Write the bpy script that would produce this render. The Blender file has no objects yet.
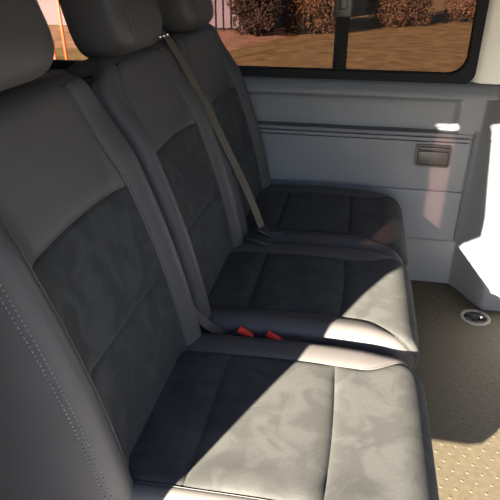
import bpy, bmesh, math, random
from mathutils import Vector, Matrix
random.seed(7)
SC = bpy.context.scene
COL = SC.collection
PI = math.pi

# ------------------------------------------------------------------ camera
F_PX = 540.0
cam_d = bpy.data.cameras.new('camera')
cam_d.sensor_width = 36.0
cam_d.lens = 36.0 * F_PX / 500.0
cam_d.clip_start = 0.02
cam_d.clip_end = 400
cam = bpy.data.objects.new('camera', cam_d)
COL.objects.link(cam)
R = ((0.98123, -0.09001024, 0.17054571),
     (0.19284108, 0.45799756, -0.86778485),
     (0.0, 0.88438475, 0.46675862))
cam.matrix_world = Matrix.Translation((0, 0, 1.22)) @ Matrix(R).to_4x4()
SC.camera = cam

# ------------------------------------------------------------------ sky, sun, exposure
SUN = Vector((0.46, 1.0, -0.362)).normalized()      # direction the sunlight travels
w = bpy.data.worlds.new('world')
SC.world = w
w.use_nodes = True
nt = w.node_tree
nt.nodes.clear()
out = nt.nodes.new('ShaderNodeOutputWorld')
bg = nt.nodes.new('ShaderNodeBackground')
sky = nt.nodes.new('ShaderNodeTexSky')
sky.sky_type = 'NISHITA'
sky.sun_disc = False
sky.sun_elevation = math.asin(-SUN.z)
sky.sun_rotation = math.atan2(-SUN.x, -SUN.y)
sky.air_density = 1.0
sky.dust_density = 0.6
bg.inputs['Strength'].default_value = 0.54
hs = nt.nodes.new('ShaderNodeMix')
hs.data_type = 'RGBA'
hs.blend_type = 'MULTIPLY'
hs.inputs[0].default_value = 1.0
hs.inputs[7].default_value = (0.86, 0.97, 1.20, 1)
nt.links.new(sky.outputs[0], hs.inputs[6])
nt.links.new(hs.outputs[2], bg.inputs['Color'])
nt.links.new(bg.outputs[0], out.inputs['Surface'])
sd = bpy.data.lights.new('sun', 'SUN')
sd.energy = 112.0
sd.angle = math.radians(0.55)
sd.color = (1.0, 0.89, 0.69)
so = bpy.data.objects.new('sun', sd)
so.rotation_euler = SUN.to_track_quat('-Z', 'Y').to_euler()
so.location = (-4, -8, 6)
COL.objects.link(so)
SC.view_settings.view_transform = 'Standard'
SC.view_settings.look = 'None'
SC.view_settings.gamma = 1.0
SC.view_settings.use_curve_mapping = False
SC.view_settings.exposure = 0.0

# ------------------------------------------------------------------ materials
MATS = {}

def mat(name, col, rough=0.5, spec=0.5, metal=0.0, var=0.0, vscale=8.0, vdist=0.0, bump=0.0, bscale=200.0, sheen=0.0, col2=None,
        lo=0.35, hi=0.65, coat=0.0):
    m = bpy.data.materials.new(name)
    m.use_nodes = True
    t = m.node_tree
    b = t.nodes['Principled BSDF']
    b.inputs['Base Color'].default_value = (*col, 1)
    b.inputs['Roughness'].default_value = rough
    b.inputs['Specular IOR Level'].default_value = spec
    b.inputs['Metallic'].default_value = metal
    if sheen:
        b.inputs['Sheen Weight'].default_value = sheen
        b.inputs['Sheen Roughness'].default_value = 0.5
    if coat:
        b.inputs['Coat Weight'].default_value = coat
    tc = t.nodes.new('ShaderNodeTexCoord')
    if var or col2:
        n = t.nodes.new('ShaderNodeTexNoise')
        n.inputs['Scale'].default_value = vscale
        n.inputs['Detail'].default_value = 4
        n.inputs['Distortion'].default_value = vdist
        t.links.new(tc.outputs['Object'], n.inputs['Vector'])
        r = t.nodes.new('ShaderNodeValToRGB')
        r.color_ramp.elements[0].position = lo
        r.color_ramp.elements[1].position = hi
        a = tuple(c * (1 - var) for c in col)
        c2 = col2 if col2 else tuple(c * (1 + var) for c in col)
        r.color_ramp.elements[0].color = (*a, 1)
        r.color_ramp.elements[1].color = (*c2, 1)
        t.links.new(n.outputs['Fac'], r.inputs['Fac'])
        t.links.new(r.outputs['Color'], b.inputs['Base Color'])
    if bump:
        n2 = t.nodes.new('ShaderNodeTexNoise')
        n2.inputs['Scale'].default_value = bscale
        n2.inputs['Detail'].default_value = 2
        t.links.new(tc.outputs['Object'], n2.inputs['Vector'])
        bp = t.nodes.new('ShaderNodeBump')
        bp.inputs['Strength'].default_value = bump
        bp.inputs['Distance'].default_value = 0.002
        t.links.new(n2.outputs['Fac'], bp.inputs['Height'])
        t.links.new(bp.outputs['Normal'], b.inputs['Normal'])
    MATS[name] = m
    return m

LEATHER = mat('brown_grey_leather', (0.0465, 0.0428, 0.0445), 0.52, 0.28, bump=0.15, bscale=350, var=0.06, vscale=5)
SUEDE = mat('blue_grey_suede', (0.0335, 0.0335, 0.0345), 0.95, 0.1, var=0.16, vscale=12, vdist=1.2, bump=0.25, bscale=500, sheen=0.03,
            lo=0.44, hi=0.58)
THREAD = mat('grey_thread', (0.13, 0.125, 0.14), 0.7)
PIPING = mat('seam_piping', (0.085, 0.078, 0.080), 0.6, 0.3)
BACKCLOTH = mat('charcoal_carpet_cloth', (0.02, 0.02, 0.022), 0.95)
PANEL = mat('grey_plastic_panel', (0.125, 0.129, 0.142), 0.55, 0.4, bump=0.2, bscale=260, var=0.05, vscale=4)
PILLARM = mat('pillar_plastic', (0.20, 0.19, 0.185), 0.6, 0.35, bump=0.15, bscale=260)
CREAM = mat('pale_pillar_trim', (0.62, 0.60, 0.56), 0.85, 0.2)
RUBBER = mat('black_rubber', (0.010, 0.010, 0.011), 0.75, 0.12)
DARKP = mat('dark_plastic', (0.022, 0.021, 0.022), 0.4, 0.5)
LIDM = mat('ashtray_plastic', (0.03, 0.027, 0.026), 0.4, 0.5)
STEEL = mat('black_steel', (0.03, 0.03, 0.03), 0.45, 0.5, metal=0.3)
CHROME = mat('chrome', (0.75, 0.75, 0.76), 0.15, 0.5, metal=1.0)
RED = mat('red_button', (0.62, 0.030, 0.022), 0.4, 0.5)
BELT = mat('belt_webbing', (0.055, 0.046, 0.041), 0.6, 0.4)
BELTSTRIPE = mat('belt_stripe', (0.095, 0.070, 0.050), 0.6, 0.4)
TAG = mat('white_tag', (0.6, 0.58, 0.52), 0.8)
PAINT = mat('body_paint', (0.55, 0.55, 0.56), 0.35, 0.5, coat=0.4)
HEADLINER = mat('headliner', (0.17, 0.165, 0.16), 0.95, 0.1)
RINGM = mat('anchor_ring', (0.22, 0.205, 0.18), 0.5, 0.4)
ASPHALT = mat('asphalt', (0.055, 0.055, 0.056), 0.9, 0.2, var=0.2, vscale=3, bump=0.3, bscale=60)
ORANGE = mat('orange_paint', (0.85, 0.16, 0.07), 0.5)
SOIL = mat('reddish_soil', (0.27, 0.165, 0.115), 0.95, 0.1, var=0.25, vscale=2)
RENDERW = mat('lilac_render', (0.165, 0.150, 0.185), 0.9, 0.1, var=0.08, vscale=0.7)
FENCEM = mat('fence_metal', (0.015, 0.015, 0.02), 0.8, 0.1)
LEAF1 = mat('brown_leaves', (0.080, 0.048, 0.031), 0.9, 0.1, var=0.5, vscale=3.0)
LEAF2 = mat('rust_leaves', (0.098, 0.058, 0.037), 0.9, 0.1, var=0.5, vscale=3.0)
LEAF3 = mat('dark_leaves', (0.036, 0.026, 0.022), 0.9, 0.1, var=0.45, vscale=3.0)
BARK = mat('bark', (0.05, 0.035, 0.025), 0.9)
GRASS = mat('dry_grass', (0.165, 0.120, 0.056), 0.95, 0.1, var=0.30, vscale=3.0, vdist=0.5, bump=0.6, bscale=30)


def mat_floor():
    m = bpy.data.materials.new('studded_floor')
    m.use_nodes = True
    t = m.node_tree
    b = t.nodes['Principled BSDF']
    b.inputs['Roughness'].default_value = 0.6
    b.inputs['Specular IOR Level'].default_value = 0.35
    tc = t.nodes.new('ShaderNodeTexCoord')
    n = t.nodes.new('ShaderNodeTexNoise')
    n.inputs['Scale'].default_value = 60
    n.inputs['Detail'].default_value = 5
    t.links.new(tc.outputs['Object'], n.inputs['Vector'])
    r = t.nodes.new('ShaderNodeValToRGB')
    r.color_ramp.elements[0].position = 0.3
    r.color_ramp.elements[1].position = 0.7
    r.color_ramp.elements[0].color = (0.042, 0.034, 0.022, 1)
    r.color_ramp.elements[1].color = (0.060, 0.049, 0.033, 1)
    t.links.new(n.outputs['Fac'], r.inputs['Fac'])
    n3 = t.nodes.new('ShaderNodeTexNoise')
    n3.inputs['Scale'].default_value = 400
    t.links.new(tc.outputs['Object'], n3.inputs['Vector'])
    bp = t.nodes.new('ShaderNodeBump')
    bp.inputs['Strength'].default_value = 0.4
    bp.inputs['Distance'].default_value = 0.002
    t.links.new(n3.outputs['Fac'], bp.inputs['Height'])
    t.links.new(bp.outputs['Normal'], b.inputs['Normal'])
    t.links.new(r.outputs['Color'], b.inputs['Base Color'])
    return m


FLOORM = mat_floor()
STUD = mat('floor_stud_rubber', (0.062, 0.051, 0.035), 0.6, 0.35)


def mat_glass(name, tint):
    m = bpy.data.materials.new(name)
    m.use_nodes = True
    t = m.node_tree
    t.nodes.clear()
    o = t.nodes.new('ShaderNodeOutputMaterial')
    tr = t.nodes.new('ShaderNodeBsdfTransparent')
    tr.inputs['Color'].default_value = (*tint, 1)
    gl = t.nodes.new('ShaderNodeBsdfGlossy')
    gl.inputs['Roughness'].default_value = 0.02
    fr = t.nodes.new('ShaderNodeFresnel')
    fr.inputs['IOR'].default_value = 1.10
    mx = t.nodes.new('ShaderNodeMixShader')
    t.links.new(fr.outputs[0], mx.inputs['Fac'])
    t.links.new(tr.outputs[0], mx.inputs[1])
    t.links.new(gl.outputs[0], mx.inputs[2])
    t.links.new(mx.outputs[0], o.inputs['Surface'])
    return m


# two faces per pane, so light passes each tint twice
TINT = mat_glass('tinted_glass', (0.305, 0.255, 0.245))
TINTQ = mat_glass('quarter_glass', (0.42, 0.375, 0.345))
TINTD = mat_glass('dark_quarter_glass', (0.215, 0.165, 0.165))
CLEAR = mat_glass('clear_glass', (0.93, 0.94, 0.93))

# ------------------------------------------------------------------ helpers


def link(name, bm, m, parent=None, smooth=True, autosmooth=None):
    me = bpy.data.meshes.new(name)
    bmesh.ops.recalc_face_normals(bm, faces=bm.faces[:])
    bm.to_mesh(me)
    bm.free()
    for mm in (m if isinstance(m, (list, tuple)) else [m]):
        me.materials.append(mm)
    if smooth:
        for p in me.polygons:
            p.use_smooth = True
        if autosmooth:
            try:
                me.set_sharp_from_angle(angle=math.radians(autosmooth))
            except Exception:
                pass
    o = bpy.data.objects.new(name, me)
    COL.objects.link(o)
    if parent is not None:
        o.parent = parent
        o.matrix_parent_inverse = Matrix.Translation(-world_loc(parent))
    return o


def world_loc(o):
    v = Vector(o.location)
    p = o.parent
    if p is not None:
        return Vector((0, 0, 0)) if o.type == 'MESH' else v
    return v


def tag(o, label=None, cat=None, group=None, kind=None):
    if label:
        o['label'] = label
    if cat:
        o['category'] = cat
    if group:
        o['group'] = group
    if kind:
        o['kind'] = kind
    return o


def thing(name, loc, label, cat, group=None):
    o = bpy.data.objects.new(name, None)
    o.empty_display_size = 0.05
    o.location = loc
    COL.objects.link(o)
    return tag(o, label, cat, group)


def box(bm, c, s, rot=None, bevel=0.0, seg=2):
    r = bmesh.ops.create_cube(bm, size=1.0)
    vs = r['verts']
    bmesh.ops.scale(bm, vec=s, verts=vs)
    if bevel:
        es = list({e for v in vs for e in v.link_edges})
        rb = bmesh.ops.bevel(bm, geom=es, offset=bevel, segments=seg, profile=0.5, affect='EDGES')
        vs = list({v for f in rb['faces'] for v in f.verts} | {v for v in vs if v.is_valid})
    if rot is not None:
        bmesh.ops.rotate(bm, verts=vs, cent=(0, 0, 0), matrix=rot)
    bmesh.ops.translate(bm, vec=c, verts=vs)
    return vs


def b3(bm, x0, x1, y0, y1, z0, z1, bevel=0.0):
    return box(bm, ((x0 + x1) / 2, (y0 + y1) / 2, (z0 + z1) / 2), (x1 - x0, y1 - y0, z1 - z0), None, bevel)


def tube(bm, pts, r, n=8, cap=True):
    pts = [Vector(p) for p in pts]
    rings = []
    up = None
    for i, p in enumerate(pts):
        t = (pts[min(i + 1, len(pts) - 1)] - pts[max(i - 1, 0)]).normalized()
        if up is None:
            up = t.orthogonal().normalized()
        a = (up - t * up.dot(t)).normalized()
        up = a
        b = t.cross(a)
        rr = r[i] if isinstance(r, (list, tuple)) else r
        rings.append([bm.verts.new(p + (a * math.cos(2 * PI * k / n) + b * math.sin(2 * PI * k / n)) * rr) for k in range(n)])
    for i in range(len(rings) - 1):
        for k in range(n):
            bm.faces.new((rings[i][k], rings[i][(k + 1) % n], rings[i + 1][(k + 1) % n], rings[i + 1][k]))
    if cap:
        bm.faces.new(rings[0][::-1])
        bm.faces.new(rings[-1])


def strip(bm, pts, width, thick, side, mi=0):
    """a flat band along pts; side(i) gives the width direction"""
    pts = [Vector(p) for p in pts]
    rings = []
    for i, p in enumerate(pts):
        t = (pts[min(i + 1, len(pts) - 1)] - pts[max(i - 1, 0)]).normalized()
        sd_ = Vector(side(i))
        sd_ = (sd_ - t * sd_.dot(t)).normalized()
        n = t.cross(sd_)
        rings.append([bm.verts.new(p + sd_ * a * width / 2 + n * b * thick / 2) for a, b in ((-1, -1), (1, -1), (1, 1), (-1, 1))])
    for i in range(len(rings) - 1):
        for k in range(4):
            f = bm.faces.new((rings[i][k], rings[i][(k + 1) % 4], rings[i + 1][(k + 1) % 4], rings[i + 1][k]))
            f.material_index = mi
    bm.faces.new(rings[0][::-1])
    bm.faces.new(rings[-1])


def sstep(a, b, x):
    t = max(0.0, min(1.0, (x - a) / (b - a)))
    return t * t * (3 - 2 * t)


# ------------------------------------------------------------------ upholstered slabs


class Slab:
    """an upholstered body: a closed profile in the XZ plane swept over a width, with rolled edges"""

    def __init__(self, prof, spine, y0, width, r, base, inset=None, sgn=1):
        self.sgn = sgn
        # resample the profile by arc length
        self.p = [Vector((a, 0, b)) for a, b in prof]
        self.L = [0.0]
        for i in range(1, len(self.p)):
            self.L.append(self.L[-1] + (self.p[i] - self.p[i - 1]).length)
        self.total = self.L[-1]
        self.spine, self.y0, self.w, self.r, self.base, self.inset = spine, y0, width, r, base, inset

    def at(self, s):
        s = max(0.0, min(self.total, s))
        import bisect
        i = max(1, min(len(self.L) - 1, bisect.bisect_left(self.L, s)))
        t = (s - self.L[i - 1]) / max(1e-9, self.L[i] - self.L[i - 1])
        return self.p[i - 1].lerp(self.p[i], t)

    def nrm(self, s):
        e = 0.012
        d = self.at(s + e) - self.at(s - e)
        return Vector((-d.z, 0, d.x)).normalized() * self.sgn

    def P(self, s, q, h=0.0):
        """q: arc length across, 0..w between the two side tangents; below 0 / above w runs over the sides, -1..0 as a fraction"""
        c = self.at(s)
        n = self.nrm(s)
        side = 0.0
        sgn = 0
        qq = q
        if q < 0:
            side, qq, sgn = -q, 0.0, -1
        elif q > self.w:
            side, qq, sgn = q - self.w, self.w, 1
        r = self.r
        e = r * PI / 2
        if qq < e:
            f = (e - qq) / r
            y, drop = e - r * math.sin(f) - (e - r), r * (1 - math.cos(f))
        elif qq > self.w - e:
            f = (qq - (self.w - e)) / r
            y, drop = self.w - e + r * math.sin(f) + (e - r), r * (1 - math.cos(f))
        else:
            k = (qq - e) / (self.w - 2 * e)
            y, drop = r + k * (self.w - 2 * r), 0.0
        hh = self.base(s, qq, c) + h - drop
        ins = self.inset(c) if self.inset else 0.0
        y = self.w / 2 + (y - self.w / 2) * (1 - ins / (self.w / 2))
        v = c + n * hh
        v.y = self.y0 + y
        if side:
            sp = self.spine(c)
            v2 = Vector((sp[0], v.y, sp[1]))
            t = min(1.0, side)
            v = v.lerp(v2, t)
            v.y += sgn * 0.005 * sstep(0, 0.35, t)
        return v


def ease(k, n, dense):
    u = k / n
    if not dense:
        return u
    return 0.45 * u + 0.55 * (0.5 - 0.5 * math.cos(PI * u))


def patch(bm, sl, q0, q1, s0, s1, nu, nv, seams='', H=0.008, lam=0.014, dense=True, seamdepth=0.004):
    g = lambda f, x: f(x) if callable(f) else f
    grid = []
    for j in range(nv + 1):
        row = []
        for i in range(nu + 1):
            u, v = ease(i, nu, dense), ease(j, nv, dense)
            sa, sb = g(s0, u), g(s1, u)
            s = sa + (sb - sa) * v
            qa, qb = g(q0, s), g(q1, s)
            q = qa + (qb - qa) * u
            h = H
            W_, L_ = abs(qb - qa), abs(sb - sa)
            for c, d in (('l', u * W_), ('r', (1 - u) * W_), ('b', v * L_), ('t', (1 - v) * L_)):
                if c in seams:
                    h *= 1 - math.exp(-d / lam)
            if seams:
                dm = min([d for c, d in (('l', u * W_), ('r', (1 - u) * W_), ('b', v * L_), ('t', (1 - v) * L_)) if c in seams])
                h -= seamdepth * math.exp(-dm / 0.004)
            row.append(bm.verts.new(sl.P(s, q, h)))
        grid.append(row)
    for j in range(nv):
        for i in range(nu):
            try:
                bm.faces.new((grid[j][i], grid[j][i + 1], grid[j + 1][i + 1], grid[j + 1][i]))
            except ValueError:
                pass


def seamline(bm, sl, fq, sa, sb, n, h, r=0.0013):
    tube(bm, [sl.P(sa + (sb - sa) * k / n, fq(sa + (sb - sa) * k / n), h) for k in range(n + 1)], r, 6)


def arc(cx, cz, r, a0, a1, n=10):
    return [(cx + r * math.cos(math.radians(a0 + (a1 - a0) * k / n)), cz + r * math.sin(math.radians(a0 + (a1 - a0) * k / n))) for k in range(n + 1)]


# backrest frame: crease point, up direction, forward normal
BA = Vector((-0.360, 0, 0.42))
BU = (Vector((-0.500, 0, 1.03)) - Vector((-0.33, 0, 0.42))).normalized()
BN = Vector((BU.z, 0, -BU.x))


def bxz(b, o=0.0):
    p = BA + BU * b + BN * o
    return (p.x, p.z)


BT, BD = 0.650, 0.125            # height along the backrest, thickness


def back_profile():
    pr = []
    n = 40
    for k in range(n + 1):
        b = -0.09 + (BT - 0.045 + 0.09) * k / n
        pr.append(bxz(b, 0.014 * math.sin(PI * max(0, min(1, (b + 0.02) / 0.5))) - 0.004 * sstep(0.45, 0.62, b)))
    r = 0.045
    off = -0.004 * sstep(0.45, 0.62, BT - 0.045)
    for k in range(1, 11):
        a = PI / 2 * k / 10
        pr.append(bxz(BT - r + r * math.sin(a), off - r + r * math.cos(a)))
    for k in range(1, 4):
        pr.append(bxz(BT, off - r - (BD - 2 * r) * k / 3))
    for k in range(1, 11):
        a = PI / 2 * k / 10
        pr.append(bxz(BT - r + r * math.cos(a), off - (BD - r) - r * math.sin(a)))
    for k in range(1, 21):
        b = BT - r - (BT - r + 0.09) * k / 20
        pr.append(bxz(b, off - BD - 0.15 * sstep(0.62, 0.0, b)))
    for k in range(1, 5):
        pr.append(bxz(-0.09, off - BD - 0.15 + (BD + 0.15) * k / 4 * 0.98))
    return pr


def back_spine(c):
    d = Vector((c.x, 0, c.z)) - BA
    b = max(-0.03, min(BT - 0.06, d.dot(BU)))
    return bxz(b, -0.065 - 0.07 * sstep(0.62, 0.0, b))


def back_inset(c):
    d = Vector((c.x, 0, c.z)) - BA
    b = d.dot(BU)
    t = max(0.0, min(0.98, (b - (BT - 0.100)) / 0.103))
    return 0.070 * (1 - math.sqrt(1 - t * t))


def make_backrest(y0, width, parent, raise_=0.032):
    def base(s, q, c):
        d = min(q, width - q)
        b = (Vector((c.x, 0, c.z)) - BA).dot(BU)
        front = (Vector((c.x, 0, c.z)) - BA).dot(BN) > -0.03
        if not front:
            return 0.0
        k = 1 - sstep(0.045, 0.12, d)
        return raise_ * k * (1 - sstep(0.44, 0.60, b)) + 0.002
    sl = Slab(back_profile(), back_spine, y0, width, 0.034, base, back_inset, -1)
    S0 = 0.09                                  # s at b = 0
    ql = lambda s: 0.078 + 0.020 * sstep(S0 + 0.40, S0 + 0.62, s)
    qr = lambda s: width - 0.084 - 0.020 * sstep(S0 + 0.40, S0 + 0.62, s)
    mid_ = lambda u: S0 + 0.198 - 0.006 * u
    sh = lambda u: S0 + 0.408 + 0.010 * math.sin(PI * u)
    ST = S0 + 0.628
    eo = 0.009
    bm = bmesh.new()
    patch(bm, sl, ql, qr, sh, ST, 30, 20, 'lrb', 0.006, seamdepth=0.003)
    patch(bm, sl, eo, ql, 0.0, ST, 20, 60, 'lr', 0.008, seamdepth=0.007)
    patch(bm, sl, qr, width - eo, 0.0, ST, 14, 60, 'lr', 0.008)
    patch(bm, sl, 0.0, eo, 0.0, ST, 8, 60, 'r', 0.003, 0.008, seamdepth=0.007)
    patch(bm, sl, width - eo, width, 0.0, ST, 4, 60, 'l', 0.003, 0.008, seamdepth=0.003)
    # top roll
    patch(bm, sl, 0.0, width, ST, ST + 0.14, 44, 14, '', 0.006, dense=False)
    # sides
    n_side = 5
    patch(bm, sl, -1.0, 0.0, 0.0, sl.total, n_side, 130, dense=False, H=0.0028)
    patch(bm, sl, width, width + 1.0, 0.0, sl.total, n_side, 130, dense=False, H=0.0028)
    bmesh.ops.remove_doubles(bm, verts=bm.verts[:], dist=0.0004)
    body = link('backrest', bm, LEATHER, parent)
    bm = bmesh.new()
    patch(bm, sl, ql, qr, mid_, sh, 36, 28, 'lrtb', 0.004, seamdepth=0.003)
    patch(bm, sl, ql, qr, 0.0, mid_, 36, 28, 'lrt', 0.004, seamdepth=0.003)
    ins = link('suede_insert', bm, SUEDE, body)
    ins['label'] = 'dark blue-grey suede insert'
    bm = bmesh.new()
    patch(bm, sl, 0.0, width, ST + 0.14, sl.total, 20, 30, dense=False, H=0.0)
    link('back_cover', bm, BACKCLOTH, body)
    for f_ in (lambda s: ql(s) - 0.0025, lambda s: qr(s) + 0.0025):
        bm = bmesh.new()
        seamline(bm, sl, f_, S0 + 0.02, ST - 0.005, 60, 0.0020, 0.0011)
        link('piping', bm, PIPING, body)
    if parent.name.startswith('single'):
        bm = bmesh.new()
        for qq, hh in ((eo - 0.0050, 0.0008), (eo + 0.0050, 0.0012)):
            s = S0 - 0.02
            while s < ST - 0.02:
                tube(bm, [sl.P(s, qq, hh), sl.P(s + 0.0055, qq, hh)], 0.0011, 5)
                s += 0.0085
        link('stitching', bm, THREAD, body)
    return body, sl


# cushion
CZ, CB = 0.42, 0.228


def cushion_profile():
    pr = []
    for k in range(31):
        x = -0.40 + (0.136 + 0.40) * k / 30
        pr.append((x, CZ + 0.006 * math.sin(PI * sstep(-0.30, 0.16, x)) - 0.006 * sstep(-0.25, -0.36, x)))
    r = 0.068
    pr += arc(0.136, CZ - r, r, 90, 0, 12)[1:]
    pr += [(0.204 - 0.002 * k, CZ - r - 0.016 * k) for k in range(1, 4)]
    x1, z1 = pr[-1]
    r2 = z1 - CB
    pr += arc(x1 - r2, CB + r2, r2, 0, -90, 8)[1:]
    pr += [(x1 - r2 - (x1 - r2 + 0.40) * k / 12, CB) for k in range(1, 13)]
    pr += [(-0.40, CB + (CZ - 0.006 - CB) * k / 4 * 0.98) for k in range(1, 5)]
    return pr


def cushion_spine(c):
    return (max(-0.36, min(0.125, c.x)), 0.345)


def make_cushion(y0, width, parent, bl=0.100, cr=0.020):
    def base(s, q, c):
        d = min(q, width - q)
        top = c.z > 0.30
        return (0.008 * (1 - sstep(0.05, 0.14, d)) * (1 - sstep(0.05, 0.16, c.x))) if top else 0.0
    inset = lambda c: cr * (1 - math.sqrt(1 - (max(0.0, min(0.985, (c.x - 0.125) / 0.082))) ** 2))
    sl = Slab(cushion_profile(), cushion_spine, y0, width, 0.042, base, inset)
    SX = lambda x: 0.40 + x                  # s for a point on the flat top
    SE = SX(0.136) + 0.107 + 0.040            # s at the bottom of the front roll
    ql = lambda s: bl - (bl - 0.038) * sstep(SX(0.06), SX(0.20), s)
    qr = lambda s: width - 0.100 + 0.062 * sstep(SX(0.06), SX(0.20), s)
    cross = lambda u: SX(0.004) + 0.006 * math.sin(PI * u)
    rear = lambda u: SX(-0.235)
    bm = bmesh.new()
    patch(bm, sl, 0.0, ql, 0.0, SE, 18, 60, 'r', 0.007, seamdepth=0.002)
    patch(bm, sl, qr, width, 0.0, SE, 18, 60, 'l', 0.007, seamdepth=0.002)
    patch(bm, sl, -1.0, 0.0, 0.0, sl.total, 5, 110, dense=False, H=0.007)
    patch(bm, sl, width, width + 1.0, 0.0, sl.total, 5, 110, dense=False, H=0.007)
    patch(bm, sl, 0.0, width, SE, sl.total, 24, 24, dense=False, H=0.007)
    bmesh.ops.remove_doubles(bm, verts=bm.verts[:], dist=0.0004)
    body = link('seat_cushion', bm, LEATHER, parent)
    bm = bmesh.new()
    patch(bm, sl, ql, qr, cross, SE, 36, 34, 'lrb', 0.007, 0.02, seamdepth=0.002)
    patch(bm, sl, ql, qr, rear, cross, 36, 30, 'lrtb', 0.008, 0.02, seamdepth=0.002)
    patch(bm, sl, ql, qr, 0.0, rear, 30, 16, 'lrt', 0.007, 0.02, seamdepth=0.002)
    ins = link('suede_panel', bm, SUEDE, body)
    ins['label'] = 'blue-grey suede seat panel'
    for f_ in (lambda s: ql(s) - 0.002, lambda s: qr(s) + 0.002):
        bm = bmesh.new()
        seamline(bm, sl, f_, 0.06, SE - 0.01, 70, 0.0004, 0.0008)
        link('piping', bm, LEATHER, body)
    return body, sl


def make_headrest(yc, parent, up=0.0):
    """rounded leather cushion on two chrome posts"""
    bm = bmesh.new()
    hw, hh, hd = 0.131, 0.115, 0.068
    nu, nv = 48, 28
    c0 = BA + BU * (0.641 + hh + up) + BN * (-0.022)
    sg = lambda a, e: math.copysign(abs(a) ** e, a)
    rows = []
    for j in range(nv + 1):
        ph = -PI / 2 + PI * j / nv
        row = []
        for i in range(nu):
            th = 2 * PI * i / nu
            ex, ez = 0.42, 0.52
            a = sg(math.cos(ph), ez) * sg(math.cos(th), ex)
            y = sg(math.cos(ph), ez) * sg(math.sin(th), ex)
            z = sg(math.sin(ph), ez)
            y_ = y * hw * (1 - 0.04 * z)
            d_ = a * hd * (1.0 + 0.10 * (1 - z) * (1 if a > 0 else 0.4))
            p = c0 + BU * (z * hh) + BN * d_
            row.append(bm.verts.new((p.x, yc + y_, p.z)))
        rows.append(row)
    for j in range(nv):
        for i in range(nu):
            bm.faces.new((rows[j][i], rows[j][(i + 1) % nu], rows[j + 1][(i + 1) % nu], rows[j + 1][i]))
    bmesh.ops.remove_doubles(bm, verts=bm.verts[:], dist=0.0008)
    h = link('headrest', bm, LEATHER, parent)
    for sgn in (-1, 1):
        bm = bmesh.new()
        pts = []
        for k in range(25):
            ph = -PI / 2 + 0.25 + (PI - 0.5) * k / 24
            z = sg(math.sin(ph), 0.52)
            rr = sg(math.cos(ph), 0.52)
            a, y = 0.985 * rr, 0.72 * rr
            p = c0 + BU * (z * hh) + BN * (a * hd * (1.0 + 0.10 * (1 - z)) + 0.0002)
            pts.append((p.x, yc + sgn * y * hw * (1 - 0.04 * z), p.z))
        tube(bm, pts, 0.0010, 6)
        link('piping', bm, PIPING, h)
    for sgn in (-1, 1):
        bm = bmesh.new()
        p0 = BA + BU * (BT - 0.04) + BN * (-0.050)
        p1 = BA + BU * (BT + 0.06) + BN * (-0.035)
        tube(bm, [(p0.x, yc + sgn * 0.07, p0.z), (p1.x, yc + sgn * 0.07, p1.z)], 0.006, 10)
        pp = link('post', bm, CHROME, h)
        pp['label'] = 'chrome headrest post'
    return h


def make_base(ya, yb, parent):
    bm = bmesh.new()
    b3(bm, -0.36, -0.04, ya + 0.10, yb - 0.07, 0.19, 0.231, 0.012)
    link('seat_frame', bm, STEEL, parent)
    for x in (-0.33, -0.10):
        for y in (ya + 0.16, yb - 0.10):
            bm = bmesh.new()
            b3(bm, x - 0.02, x + 0.02, y - 0.018, y + 0.018, 0.012, 0.205, 0.004)
            b3(bm, x - 0.035, x + 0.035, y - 0.03, y + 0.03, 0.001, 0.016, 0.003)
            link('leg', bm, STEEL, parent)


# ------------------------------------------------------------------ the setting: van body
YW = 2.13
ROOF = 1.50
YN = 0.18

# floor
bm = bmesh.new()
b3(bm, -1.95, 2.3, 0.10, 2.16, -0.03, 0.0)
tag(link('floor', bm, FLOORM, smooth=False), kind='structure')
# studs moulded into the floor covering: low rubber pips in staggered rows
bm = bmesh.new()
px_, py_ = 0.038, 0.030
ny = int((2.10 - 0.75) / py_)
for j in range(ny):
    for i in range(int(1.0 / px_)):
        x = 0.08 + i * px_ + (px_ / 2 if j % 2 else 0)
        y = 0.75 + j * py_
        if y > 2.10 - max(0, (x - 0.40)) * 1.05 or (x > 0.5 and y > 1.90):
            continue
        if (x - 0.527) ** 2 + (y - 1.880) ** 2 < 0.062 ** 2:
            continue
        rr = 0.0050
        vs0 = [bm.verts.new((x + rr * math.cos(a * PI / 4), y + rr * math.sin(a * PI / 4), 0.0)) for a in range(8)]
        vs1 = [bm.verts.new((x + rr * 0.55 * math.cos(a * PI / 4), y + rr * 0.55 * math.sin(a * PI / 4), 0.0010)) for a in range(8)]
        for a in range(8):
            bm.faces.new((vs0[a], vs0[(a + 1) % 8], vs1[(a + 1) % 8], vs1[a]))
        bm.faces.new(vs1)
tag(link('trim_1', bm, STUD), kind='structure')

# far wall below the window: a moulded panel, with the pillar base flaring out to the right
PROF = [(0.0, 0.0), (0.10, 0.0), (0.198, 0.0), (0.203, -0.006), (0.209, -0.006), (0.214, 0.005), (0.30, 0.007), (0.40, 0.006), (0.418, 0.005),
        (0.421, -0.003), (0.427, -0.003), (0.431, 0.005), (0.50, 0.008), (0.60, 0.006), (0.618, 0.007), (0.620, -0.004), (0.625, -0.004), (0.627, 0.012), (0.636, 0.013), (0.638, -0.002),
        (0.643, -0.002), (0.645, 0.018), (0.652, 0.022), (0.656, 0.022), (0.658, 0.010), (0.660, -0.026), (0.674, -0.026), (0.677, 0.0), (0.70, 0.001),
        (0.74, 0.001), (0.765, 0.002), (0.775, 0.006), (0.780, 0.016), (0.784, 0.036), (0.789, 0.046), (0.794, 0.050), (0.800, 0.050), (0.812, 0.042), (0.826, 0.030),
        (0.836, 0.018), (0.840, 0.0)]
FLAT = {z: d for z, d in PROF}
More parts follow.
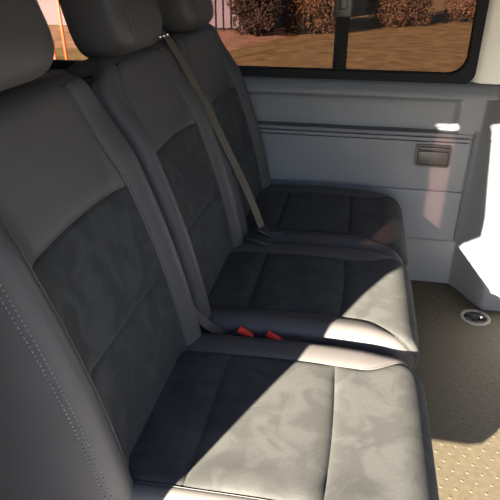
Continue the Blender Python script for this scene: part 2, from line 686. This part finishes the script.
xs = [-1.9, -1.4, -1.0, -0.7, -0.5, -0.4, -0.3, -0.2, -0.1, 0.0, 0.1, 0.2, 0.25, 0.30, 0.33, 0.345, 0.352, 0.358, 0.364, 0.370, 0.376, 0.382, 0.39, 0.40, 0.41,
      0.418, 0.426, 0.434, 0.438, 0.442, 0.446, 0.450, 0.454, 0.458, 0.464, 0.47, 0.48, 0.49, 0.50, 0.51, 0.52, 0.53, 0.54, 0.55, 0.56, 0.57, 0.58, 0.59, 0.60, 0.62,
      0.65, 0.7, 0.8, 0.9]


def wall_y(x, z, d):
    plain = 0.016 if z > 0.655 and z < 0.79 else 0.004
    if z >= 0.79:
        plain = d
    t = sstep(0.350, 0.385, x) if 0.655 < z < 0.79 else sstep(0.43, 0.442, x) if z > 0.2 else 0
    if 0.60 < z <= 0.657:
        t = sstep(0.415, 0.44, x)
    dd = d + (plain - d) * t
    # vertical joint at the panel's end
    if 0.2 < z < 0.665:
        xj = 0.446
        dd -= 0.012 * math.exp(-((x - xj) / 0.0045) ** 2)
    # pillar
    f = 1 - min(1, z / 0.85)
    x0, x1 = 0.458 - 0.005 * f, 0.530 + 0.035 * f
    depth = 0.115 + 0.070 * f ** 1.1
    k = max(0.0, min(1.0, (x - x0) / (x1 - x0)))
    k = sstep(0, 1, k) * 0.45 + k * 0.55
    if z > 0.79:
        depth_t = max(dd, depth * k)
        return YW - depth_t
    return YW - dd - depth * k


bm = bmesh.new()
g = []
zs = []
for i, (z, d) in enumerate(PROF):
    zs.append((z, d))
for z, d in zs:
    g.append([bm.verts.new((x, wall_y(x, z, d), z)) for x in xs])
for j in range(len(zs) - 1):
    for i in range(len(xs) - 1):
        bm.faces.new((g[j][i], g[j][i + 1], g[j + 1][i + 1], g[j + 1][i]))
# body skin behind
b3(bm, -1.95, 2.3, 2.165, 2.185, -0.25, 0.84)
wall = tag(link('wall_far', bm, PANEL, autosmooth=50), kind='structure')


def round_rect(x0, x1, z0, z1, r, n=8):
    pts = []
    for cx, cz, a0 in ((x1 - r, z0 + r, -90), (x1 - r, z1 - r, 0), (x0 + r, z1 - r, 90), (x0 + r, z0 + r, 180)):
        for k in range(n + 1):
            a = math.radians(a0 + 90 * k / n)
            pts.append((cx + r * math.cos(a), cz + r * math.sin(a)))
    return pts


def ring(bm, outer, inner, depth0, depth1, place):
    n = len(outer)
    rows = [[bm.verts.new(place(p[0], dp, p[1])) for p in lp] for lp, dp in ((outer, depth0), (inner, depth0), (inner, depth1), (outer, depth1))]
    for a in range(4):
        r0, r1 = rows[a], rows[(a + 1) % 4]
        for k in range(n):
            bm.faces.new((r0[k], r0[(k + 1) % n], r1[(k + 1) % n], r1[k]))


def window(name, x0, x1, z0, z1, y, glass, place=None, fw=0.035, r=0.06, divider=None):
    place = place or (lambda a, d, b: (a, y + d, b))
    bm = bmesh.new()
    ring(bm, round_rect(x0 - fw, x1 + fw, z0 - fw, z1 + fw, r * 0.7), round_rect(x0, x1, z0, z1, r), -0.02, 0.015, place)
    ring(bm, round_rect(x0 - fw * 0.45, x1 + fw * 0.45, z0 - fw * 0.45, z1 + fw * 0.45, r), round_rect(x0 - 0.002, x1 + 0.002, z0 - 0.002, z1 + 0.002, r),
         -0.028, -0.018, place)
    fr = tag(link(name, bm, RUBBER, autosmooth=40), kind='structure')
    spans = [(x0 - 0.01, x1 + 0.01)] if divider is None else [(x0 - 0.01, divider), (divider, x1 + 0.01)]
    for a, b in spans:
        bm = bmesh.new()
        pts = round_rect(a, b, z0 - 0.01, z1 + 0.01, r if divider is None else 0.02)
        lo = [bm.verts.new(place(p[0], 0.0, p[1])) for p in pts]
        hi = [bm.verts.new(place(p[0], 0.004, p[1])) for p in pts]
        bm.faces.new(lo)
        bm.faces.new(hi[::-1])
        for k in range(len(pts)):
            bm.faces.new((lo[k], lo[(k + 1) % len(pts)], hi[(k + 1) % len(pts)], hi[k]))
        pn = link('pane', bm, glass, fr, smooth=False)
        pn['label'] = 'tinted window pane'
    if divider is not None:
        bm = bmesh.new()
        b3(bm, divider - 0.026, divider + 0.024, y - 0.022, y + 0.012, z0 - 0.01, z1 + 0.01, 0.004)
        link('divider', bm, RUBBER, fr, autosmooth=40)
        bm = bmesh.new()
        b3(bm, divider - 0.034, divider + 0.030, y - 0.04, y - 0.020, 1.055, 1.16, 0.006)
        b3(bm, divider - 0.016, divider + 0.014, y - 0.05, y - 0.035, 1.08, 1.13, 0.005)
        link('latch', bm, DARKP, fr, autosmooth=40)
    return fr


window('window_1', -0.78, 0.372, 0.872, 1.31, 2.145, TINT, divider=-0.078)
window('window_2', -1.72, -0.92, 0.872, 1.31, 2.145, TINTQ)
# pillars and header on the far side
bm = bmesh.new()
b3(bm, -0.886, -0.812, 2.10, 2.185, 0.835, 1.35, 0.006)
b3(bm, -1.95, -1.752, 2.10, 2.185, 0.835, 1.35, 0.006)
b3(bm, -1.95, 2.3, 2.09, 2.185, 1.34, 1.53)
tag(link('trim_2', bm, PANEL, autosmooth=40), kind='structure')
# pale upper trim of the pillar at the end of the window
bm = bmesh.new()
vs = []
for z, xo, dp in ((0.845, 0.0, 0.02), (0.875, 0.0, 0.045), (0.93, 0.0, 0.05), (1.36, 0.012, 0.05)):
    row = [(0.404 + xo, YW + 0.03), (0.404 + xo, YW + 0.005), (0.425 + xo, YW - 0.022), (0.50 + xo, YW - dp - 0.012), (0.64, YW - dp - 0.012), (0.64, YW + 0.05), (0.404 + xo, YW + 0.05)]
    vs.append([bm.verts.new((a, b, z)) for a, b in row])
for j in range(len(vs) - 1):
    n = len(vs[0])
    for i in range(n):
        bm.faces.new((vs[j][i], vs[j][(i + 1) % n], vs[j + 1][(i + 1) % n], vs[j + 1][i]))
bm.faces.new(vs[0][::-1])
bm.faces.new(vs[-1])
tag(link('trim_3', bm, CREAM, autosmooth=50), kind='structure')
# far side ahead of the pillar
bm = bmesh.new()
b3(bm, 0.885, 2.3, 1.98, 2.165, 0.0, 0.845)
b3(bm, 0.64, 0.78, 2.08, 2.185, 0.835, 1.35)
tag(link('wall_right', bm, PANEL, smooth=False), kind='structure')
# roof
bm = bmesh.new()
b3(bm, -1.97, 2.3, 0.12, 2.19, ROOF, ROOF + 0.04)
tag(link('ceiling', bm, HEADLINER, smooth=False), kind='structure')
# near side body: sill, header, rear quarter with its window, leading pillar
OX = -0.467
bm = bmesh.new()
b3(bm, -1.95, 2.3, YN - 0.14, YN - 0.04, -0.27, 0.0)
b3(bm, -1.95, OX, YN - 0.05, YN + 0.03, 0.0, 0.90)
b3(bm, -1.95, -0.610, YN - 0.05, YN + 0.03, 0.90, 1.40)
jam = [(-0.503, 0.0), (OX + 0.004, 0.0), (OX + 0.004, 0.845), (OX + 0.012, 0.885), (-0.425, 0.920), (-0.345, 0.965), (-0.345, 1.05), (-0.362, 1.15), (-0.398, 1.395), (-0.503, 1.395)]  # unseen jamb shaped to trim the sunlight; slit left above for a bright strip
ja = [bm.verts.new((a, YN - 0.05, b)) for a, b in jam]
jb = [bm.verts.new((a, YN + 0.02, b)) for a, b in jam]
bm.faces.new(ja)
bm.faces.new(jb[::-1])
for k in range(len(jam)):
    bm.faces.new((ja[k], ja[(k + 1) % len(jam)], jb[(k + 1) % len(jam)], jb[k]))
b3(bm, -1.95, 2.3, YN - 0.05, YN + 0.05, 1.406, ROOF + 0.03)
b3(bm, 0.86, 0.99, YN - 0.05, YN + 0.05, 0.0, 1.42)
b3(bm, 0.99, 2.3, YN - 0.05, YN + 0.03, 0.0, 0.84)
tag(link('wall_near', bm, PAINT, smooth=False), kind='structure')
bm = bmesh.new()
b3(bm, OX + 0.02, 0.86, YN - 0.12, YN + 0.27, -0.002, 0.006, 0.002)  # pale plate added out of view to bounce sun onto the seat's side
tag(link('sill_bounce_plate', bm, PAINT, smooth=False), kind='structure')
window('window_3', -0.600, -0.510, 0.93, 1.36, YN, TINTD, fw=0.012, r=0.02)  # unseen pane, narrowed to let only a small dim sun patch through
# tail
bm = bmesh.new()
b3(bm, -1.97, -1.90, 0.12, 2.19, -0.2, 0.84)
b3(bm, -1.97, -1.90, 0.12, 0.36, 0.84, 1.50)
b3(bm, -1.97, -1.90, 2.09, 2.19, 0.84, 1.50)
b3(bm, -1.97, -1.90, 0.12, 2.19, 1.385, 1.50)
tag(link('wall_rear', bm, PANEL, smooth=False), kind='structure')
window('window_4', 0.42, 2.03, 0.90, 1.35, -1.93, TINTQ, place=lambda a, d, b: (-1.93 - d, a, b), fw=0.05)
# nose: dashboard and windscreen
bm = bmesh.new()
b3(bm, 2.2, 2.32, 0.16, 2.19, -0.2, 0.92)
b3(bm, 2.2, 2.32, 0.16, 2.19, 1.33, 1.53)
b3(bm, 2.2, 2.32, 0.16, 0.40, 0.9, 1.4)
b3(bm, 2.2, 2.32, 2.05, 2.19, 0.9, 1.4)
b3(bm, 2.0, 2.25, 0.32, 2.0, 0.62, 0.82, 0.03)
tag(link('wall_front', bm, DARKP, smooth=False), kind='structure')
window('window_5', 0.42, 2.03, 0.95, 1.31, 2.25, CLEAR, place=lambda a, d, b: (2.25 + d, a, b), fw=0.05)

window('window_6', 0.82, 2.15, 0.885, 1.305, 2.10, CLEAR, fw=0.045)
window('window_7', 1.03, 2.15, 0.885, 1.36, 0.17, CLEAR, fw=0.045)

# ------------------------------------------------------------------ seats
Y1, W1 = 0.562, 0.486
single = thing('single_seat', (0.0, Y1 + W1 / 2, 0.0), 'single van seat nearest the camera, its stitched leather side and sunlit suede cushion in front', 'seat')
make_base(Y1, Y1 + W1, single)
make_cushion(Y1, W1, single, 0.058, 0.036)
body1, slab1 = make_backrest(Y1 - 0.014, W1 + 0.010, single)
make_headrest(Y1 + W1 / 2 - 0.040, single, 0.012)

Y2, W2 = 1.078, 0.476
Y3, W3 = 1.558, 0.514
double = thing('double_seat', (0.0, 1.555, 0.0), 'double van seat behind the single seat, with two headrests, next to the grey side panel', 'seat')
make_base(Y2, Y3 + W3, double)
cu2, sc2 = make_cushion(Y2, W2, double)
cu3, sc3 = make_cushion(Y3, W3, double)
body2, slab2 = make_backrest(Y2, W2, double)
body3, slab3 = make_backrest(Y3, W3, double, 0.036)
make_headrest(Y2 + W2 / 2 - 0.032, double)
make_headrest(1.797, double)
# belt outlet on the shoulder of the middle backrest
bm = bmesh.new()
pc = BA + BU * (BT + 0.002) + BN * (-0.030)
rot = Matrix(((BN.x, 0, BU.x), (0, 1, 0), (BN.z, 0, BU.z)))
box(bm, (pc.x, 1.488, pc.z), (0.06, 0.085, 0.012), rot, 0.005)
og = link('belt_outlet', bm, DARKP, body2, autosmooth=40)
og['label'] = 'black plastic belt outlet with bright studs'
for dy in (-0.028, 0.0, 0.030):
    bm = bmesh.new()
    pq = BA + BU * (BT + 0.004) + BN * (0.004)
    bmesh.ops.create_uvsphere(bm, u_segments=12, v_segments=8, radius=0.0055, matrix=Matrix.Translation((pq.x, 1.488 + dy, pq.z)))
    link('stud', bm, CHROME, og)
# white tag at the foot of the middle backrest
bm = bmesh.new()
pt = slab2.P(0.09 + 0.03, W2 - 0.010, 0.006)
box(bm, (pt.x + 0.004, pt.y + 0.002, pt.z), (0.003, 0.012, 0.030), Matrix.Rotation(-0.3, 3, 'Y'), 0.001)
tg = link('care_tag', bm, TAG, body2, smooth=False)
tg['label'] = 'small white sewn tag'

# ------------------------------------------------------------------ belts and buckles
belt = thing('seat_belt', (-0.28, 1.56, 0.43), 'grey-brown seat belt running down from the middle backrest shoulder to the double seat cushion', 'seat belt')
pts = []
bq = [BA + BU * a + BN * b for a, b in ((BT + 0.006, -0.055), (BT + 0.012, -0.030), (BT + 0.004, 0.004))]
ctrl = [(bq[0].x, 1.495, bq[0].z), (bq[1].x, 1.497, bq[1].z), (bq[2].x, 1.503, bq[2].z), (-0.485, 1.535, 0.955), (-0.454, 1.550, 0.884), (-0.413, 1.565, 0.793),
        (-0.366, 1.580, 0.682), (-0.320, 1.590, 0.575), (-0.274, 1.598, 0.450)]


def smooth_path(c, n):
    c = [Vector(p) for p in c]
    o = []
    for i in range(len(c) - 1):
        p0, p1, p2, p3 = c[max(i - 1, 0)], c[i], c[i + 1], c[min(i + 2, len(c) - 1)]
        for k in range(n):
            t = k / n
            o.append(0.5 * ((2 * p1) + (p2 - p0) * t + (2 * p0 - 5 * p1 + 4 * p2 - p3) * t * t + (3 * p1 - p0 - 3 * p2 + p3) * t ** 3))
    o.append(c[-1])
    return o


pts = smooth_path(ctrl, 6)
bm = bmesh.new()
strip(bm, pts, 0.036, 0.0016, lambda i: (0.35 * min(1, max(0, (i - 8) / 15)), 1, 0))
web = link('webbing', bm, BELT, belt, smooth=False)
bm = bmesh.new()
for off in (-0.011, -0.004, 0.004, 0.011):
    q = []
    for i, p in enumerate(pts):
        t = (pts[min(i + 1, len(pts) - 1)] - pts[max(i - 1, 0)]).normalized()
        sd_ = Vector((0.35 * min(1, max(0, (i - 8) / 15)), 1, 0))
        sd_ = (sd_ - t * sd_.dot(t)).normalized()
        q.append(p + sd_ * off)
    strip(bm, q, 0.0022, 0.0022, lambda i: (0.35 * min(1, max(0, (i - 8) / 15)), 1, 0))
link('woven_stripe', bm, BELTSTRIPE, web, smooth=False)
bm = bmesh.new()
box(bm, (-0.262, 1.596, 0.440), (0.050, 0.052, 0.010), Matrix.Rotation(0.45, 3, 'Y'), 0.004)
box(bm, (-0.228, 1.600, 0.437), (0.045, 0.022, 0.006), Matrix.Rotation(0.1, 3, 'Y'), 0.002)
tn = link('tongue', bm, STEEL, belt, autosmooth=40)
tn['label'] = 'dark metal belt tongue'
bm = bmesh.new()
box(bm, (-0.343, 1.585, 0.625), (0.008, 0.010, 0.010), None, 0.003)
link('stop_button', bm, DARKP, belt, autosmooth=40)


def buckle(c, lean, label, yaw=0.0):
    t = thing('seat_belt_buckle', c, label, 'buckle', 'red-buttoned buckles between the seats')
    M = Matrix.Translation(c) @ Matrix.Rotation(yaw, 4, 'Z') @ Matrix.Rotation(lean, 4, 'Y')
    bm = bmesh.new()
    b3(bm, -0.024, 0.024, -0.011, 0.011, -0.060, 0.0, 0.004)
    bmesh.ops.transform(bm, matrix=M, verts=bm.verts[:])
    link('buckle_body', bm, DARKP, t, autosmooth=40)
    bm = bmesh.new()
    b3(bm, -0.021, 0.021, -0.0085, 0.0085, -0.004, 0.010, 0.003)
    bmesh.ops.transform(bm, matrix=M, verts=bm.verts[:])
    o = link('release_button', bm, RED, t, autosmooth=40)
    o['label'] = 'bright red release button'
    bm = bmesh.new()
    b3(bm, -0.012, 0.012, -0.0025, 0.0025, -0.115, -0.05, 0.002)
    bmesh.ops.transform(bm, matrix=M, verts=bm.verts[:])
    link('stalk', bm, BELT, t, autosmooth=40)
    return t


buckle((-0.222, 1.063, 0.412), 0.55, 'upright seat belt buckle with red button in the seat gap, nearer the backrests')
buckle((-0.150, 1.063, 0.409), 0.50, 'seat belt buckle with red button in the seat gap, nearer the seats\' front edge')
# black buckle lying at the back of the far cushions
t = thing('seat_belt_buckle', (-0.29, 1.527, 0.44), 'plain black buckle lying across the double seat\'s cushion seam below the belt', 'buckle')
bm = bmesh.new()
box(bm, (-0.275, 1.525, 0.4395), (0.070, 0.040, 0.016), Matrix.Rotation(0.10, 3, 'Y') @ Matrix.Rotation(-0.25, 3, 'Z'), 0.005)
link('buckle_body', bm, DARKP, t, autosmooth=40)
bm = bmesh.new()
box(bm, (-0.238, 1.516, 0.437), (0.010, 0.030, 0.011), Matrix.Rotation(0.10, 3, 'Y') @ Matrix.Rotation(-0.25, 3, 'Z'), 0.003)
link('release_button', bm, LIDM, t, autosmooth=40)
# short brown strap in the crease beside the single seat
t = bmesh.new()
strip(t, smooth_path([(-0.375, 1.062, 0.500), (-0.352, 1.062, 0.462), (-0.318, 1.062, 0.428), (-0.285, 1.062, 0.405), (-0.262, 1.062, 0.375)], 5), 0.026, 0.002, lambda i: (0.3, 1, 0.2))
tag(link('belt_strap', t, BELT, None, smooth=False), 'short brown webbing strap tucked in the crease between single and double seat', 'strap')

# ------------------------------------------------------------------ ashtray on the far panel
ash = thing('ashtray', (0.306, YW - 0.008, 0.526), 'small dark flip-lid ashtray set into the grey side panel under the window', 'ashtray')
ya = YW - 0.007
bm = bmesh.new()
pl = lambda a, d, b: (a, ya + d, b)
ring(bm, round_rect(0.240, 0.372, 0.522, 0.610, 0.014), round_rect(0.247, 0.365, 0.529, 0.603, 0.009), -0.009, 0.008, pl)
link('frame', bm, DARKP, ash, autosmooth=40)
bm = bmesh.new()
b3(bm, 0.2485, 0.3635, ya - 0.008, ya + 0.006, 0.5305, 0.583, 0.004)
lid = link('lid', bm, LIDM, ash, autosmooth=40)
bm = bmesh.new()
b3(bm, 0.2485, 0.3635, ya - 0.013, ya + 0.006, 0.587, 0.6015, 0.004)
link('grip', bm, LIDM, ash, autosmooth=40)

# ------------------------------------------------------------------ floor anchor
anc = thing('floor_anchor', (0.527, 1.880, 0.001), 'round seat anchor with a pale rim in the floor at the pillar foot', 'floor anchor')


def lathe(bm, prof, c, n=40):
    rows = [[bm.verts.new((c[0] + r * math.cos(2 * PI * k / n), c[1] + r * math.sin(2 * PI * k / n), c[2] + z)) for k in range(n)] for r, z in prof]
    for j in range(len(rows) - 1):
        for k in range(n):
            bm.faces.new((rows[j][k], rows[j][(k + 1) % n], rows[j + 1][(k + 1) % n], rows[j + 1][k]))


AC = (0.527, 1.880, 0.0)
bm = bmesh.new()
lathe(bm, [(0.057, 0.0), (0.056, 0.004), (0.051, 0.006), (0.046, 0.005), (0.043, 0.002), (0.042, 0.0005)], AC)
link('rim', bm, RINGM, anc)
bm = bmesh.new()
lathe(bm, [(0.0425, 0.0008), (0.030, 0.0006), (0.0001, 0.0006)], AC)
link('recess_plate', bm, DARKP, anc)
bm = bmesh.new()
tube(bm, [(AC[0] - 0.038, AC[1] + 0.010, 0.006), (AC[0] - 0.010, AC[1] + 0.004, 0.009), (AC[0] + 0.018, AC[1] - 0.002, 0.009), (AC[0] + 0.038, AC[1] - 0.008, 0.006)], 0.0045, 8)
box(bm, (AC[0] - 0.004, AC[1] - 0.014, 0.005), (0.020, 0.007, 0.008), None, 0.002)
bar = link('locking_bar', bm, STEEL, anc)
bm = bmesh.new()
bmesh.ops.create_uvsphere(bm, u_segments=14, v_segments=8, radius=0.008, matrix=Matrix.Translation((AC[0] + 0.018, AC[1] - 0.006, 0.008)) @ Matrix.Diagonal((1, 1, 0.7, 1)))
sb = link('bolt', bm, CHROME, anc)
sb['label'] = 'bright steel bolt head'

# ------------------------------------------------------------------ outside
GZ = -0.55
bm = bmesh.new()
b3(bm, -40, 40, -40, 3.2, GZ - 0.1, GZ)
tag(link('ground', bm, ASPHALT, smooth=False), kind='structure')
bm = bmesh.new()
b3(bm, -70, 70, 3.2, 120, GZ - 0.1, GZ + 0.002)
tag(link('lawn', bm, GRASS, smooth=False), kind='structure')


def shrub(c, rad, h, n, m, label, leaf=0.13):
    t = thing('autumn_shrub', (c[0], c[1], GZ), label, 'shrub', 'shrubs on the lawn')
    bm = bmesh.new()
    for k in range(7):
        a = random.uniform(0, 2 * PI)
        tube(bm, [(c[0] + 0.08 * math.cos(a), c[1] + 0.08 * math.sin(a), GZ), (c[0] + rad * 0.3 * math.cos(a), c[1] + rad * 0.3 * math.sin(a), GZ + h * 0.4),
                  (c[0] + rad * 0.6 * math.cos(a), c[1] + rad * 0.6 * math.sin(a), GZ + h * 0.8)], [0.05, 0.035, 0.012], 6)
    link('stem', bm, BARK, t)
    bm = bmesh.new()
    lobes = []
    for k in range(34):
        a = random.uniform(0, 2 * PI)
        rr = rad * math.sqrt(random.random()) * 0.62
        lobes.append((c[0] + rr * math.cos(a), c[1] + rr * math.sin(a), GZ + h * random.uniform(0.08, 0.8), rad * random.uniform(0.32, 0.5)))
    for i in range(n):
        lx, ly, lz, lr = random.choice(lobes)
        d = Vector((random.gauss(0, 1), random.gauss(0, 1), random.gauss(0, 1))).normalized() * lr * random.uniform(0.7, 1.05)
        p = Vector((lx, ly, lz)) + d
        if p.z < GZ + 0.03:
            p.z = GZ + 0.03 + random.random() * 0.25
        nn = (d.normalized() + Vector((random.gauss(0, .5), random.gauss(0, .5), random.gauss(0, .5)))).normalized()
        a = nn.orthogonal().normalized()
        a.rotate(Matrix.Rotation(random.uniform(0, 2 * PI), 3, nn))
        b = nn.cross(a)
        s = leaf * random.uniform(0.6, 1.3)
        bm.faces.new([bm.verts.new(p + a * s * u + b * s * v + nn * 0.2 * s * (abs(u))) for u, v in ((-0.6, 0), (0, -0.35), (0.6, 0), (0, 0.35))])
    link('foliage', bm, m, t, smooth=False)
    return t


shrub((-2.85, 15.7), 0.85, 3.0, 15000, LEAF3, 'dark leafy shrub at the fence end, seen through the left pane', 0.07)
shrub((-1.45, 16.9), 1.05, 3.2, 15000, LEAF2, 'rust-brown shrub right of the dark shrub, seen through the left pane', 0.07)
shrub((1.00, 19.6), 1.12, 3.0, 18000, LEAF1, 'brown shrub in the middle of the right pane', 0.07)
shrub((3.62, 21.2), 1.05, 2.8, 15000, LEAF2, 'rust-coloured shrub at the right edge of the right pane', 0.07)

# bare soil bank and fence left of the shrubs
bm = bmesh.new()
g = []
N = 18
for i in range(N + 1):
    row = []
    for j in range(N + 1):
        u, v = i / N, j / N
        x = -10.0 + (6.9 + 1.5 * v) * u
        y = 12.6 + 4.9 * v
        ed = min(1, 4 * min(u, 1 - u), 4 * min(v, 1 - v))
        row.append(bm.verts.new((x, y, GZ + 0.004 + 0.05 * ed + 0.03 * ed * random.random())))
    g.append(row)
for i in range(N):
    for j in range(N):
        bm.faces.new((g[i][j], g[i + 1][j], g[i + 1][j + 1], g[i][j + 1]))
tag(link('soil_bed', bm, SOIL), kind='structure')
fence = thing('fence', (-5.5, 16.75, GZ), 'dark metal fence with thin vertical bars, seen left of the shrubs', 'fence')
fa, fb = Vector((-8.5, 16.75, GZ)), Vector((-2.62, 16.75, GZ))
nb = 12
for k in range(nb + 1):
    p = fa.lerp(fb, k / nb)
    bm = bmesh.new()
    b3(bm, p.x - 0.024, p.x + 0.024, p.y - 0.018, p.y + 0.018, GZ, GZ + 2.2, 0.005)
    link('bar', bm, FENCEM, fence, smooth=False)
for z in (0.10, 2.05):
    bm = bmesh.new()
    tube(bm, [fa + Vector((0, 0, z)), fb + Vector((0, 0, z))], 0.02, 6)
    link('rail', bm, FENCEM, fence)
# pale building behind the fence
bm = bmesh.new()
b3(bm, -16, -2.75, 17.8, 24, GZ, GZ + 4.2)
bld = tag(link('building', bm, RENDERW, smooth=False), 'pale lilac low building standing behind the thin-barred fence', 'building')
# two orange marker stakes
for (xa, za, xb, zb, lab) in ((-4.45, 1.30, -4.44, GZ, 'orange marker stake on the lawn, the taller, between the near headrests'),
                              (-4.63, 0.20, -4.65, GZ, 'short orange marker stake left of the taller stake on the lawn')):
    bm = bmesh.new()
    tube(bm, [(xa, 8.0, za), ((xa + xb) / 2, 8.0, (za + zb) / 2), (xb, 8.0, zb)], [0.022, 0.022, 0.022], 8)
    tag(link('marker_stake', bm, ORANGE), lab, 'stake', 'orange marker stakes')
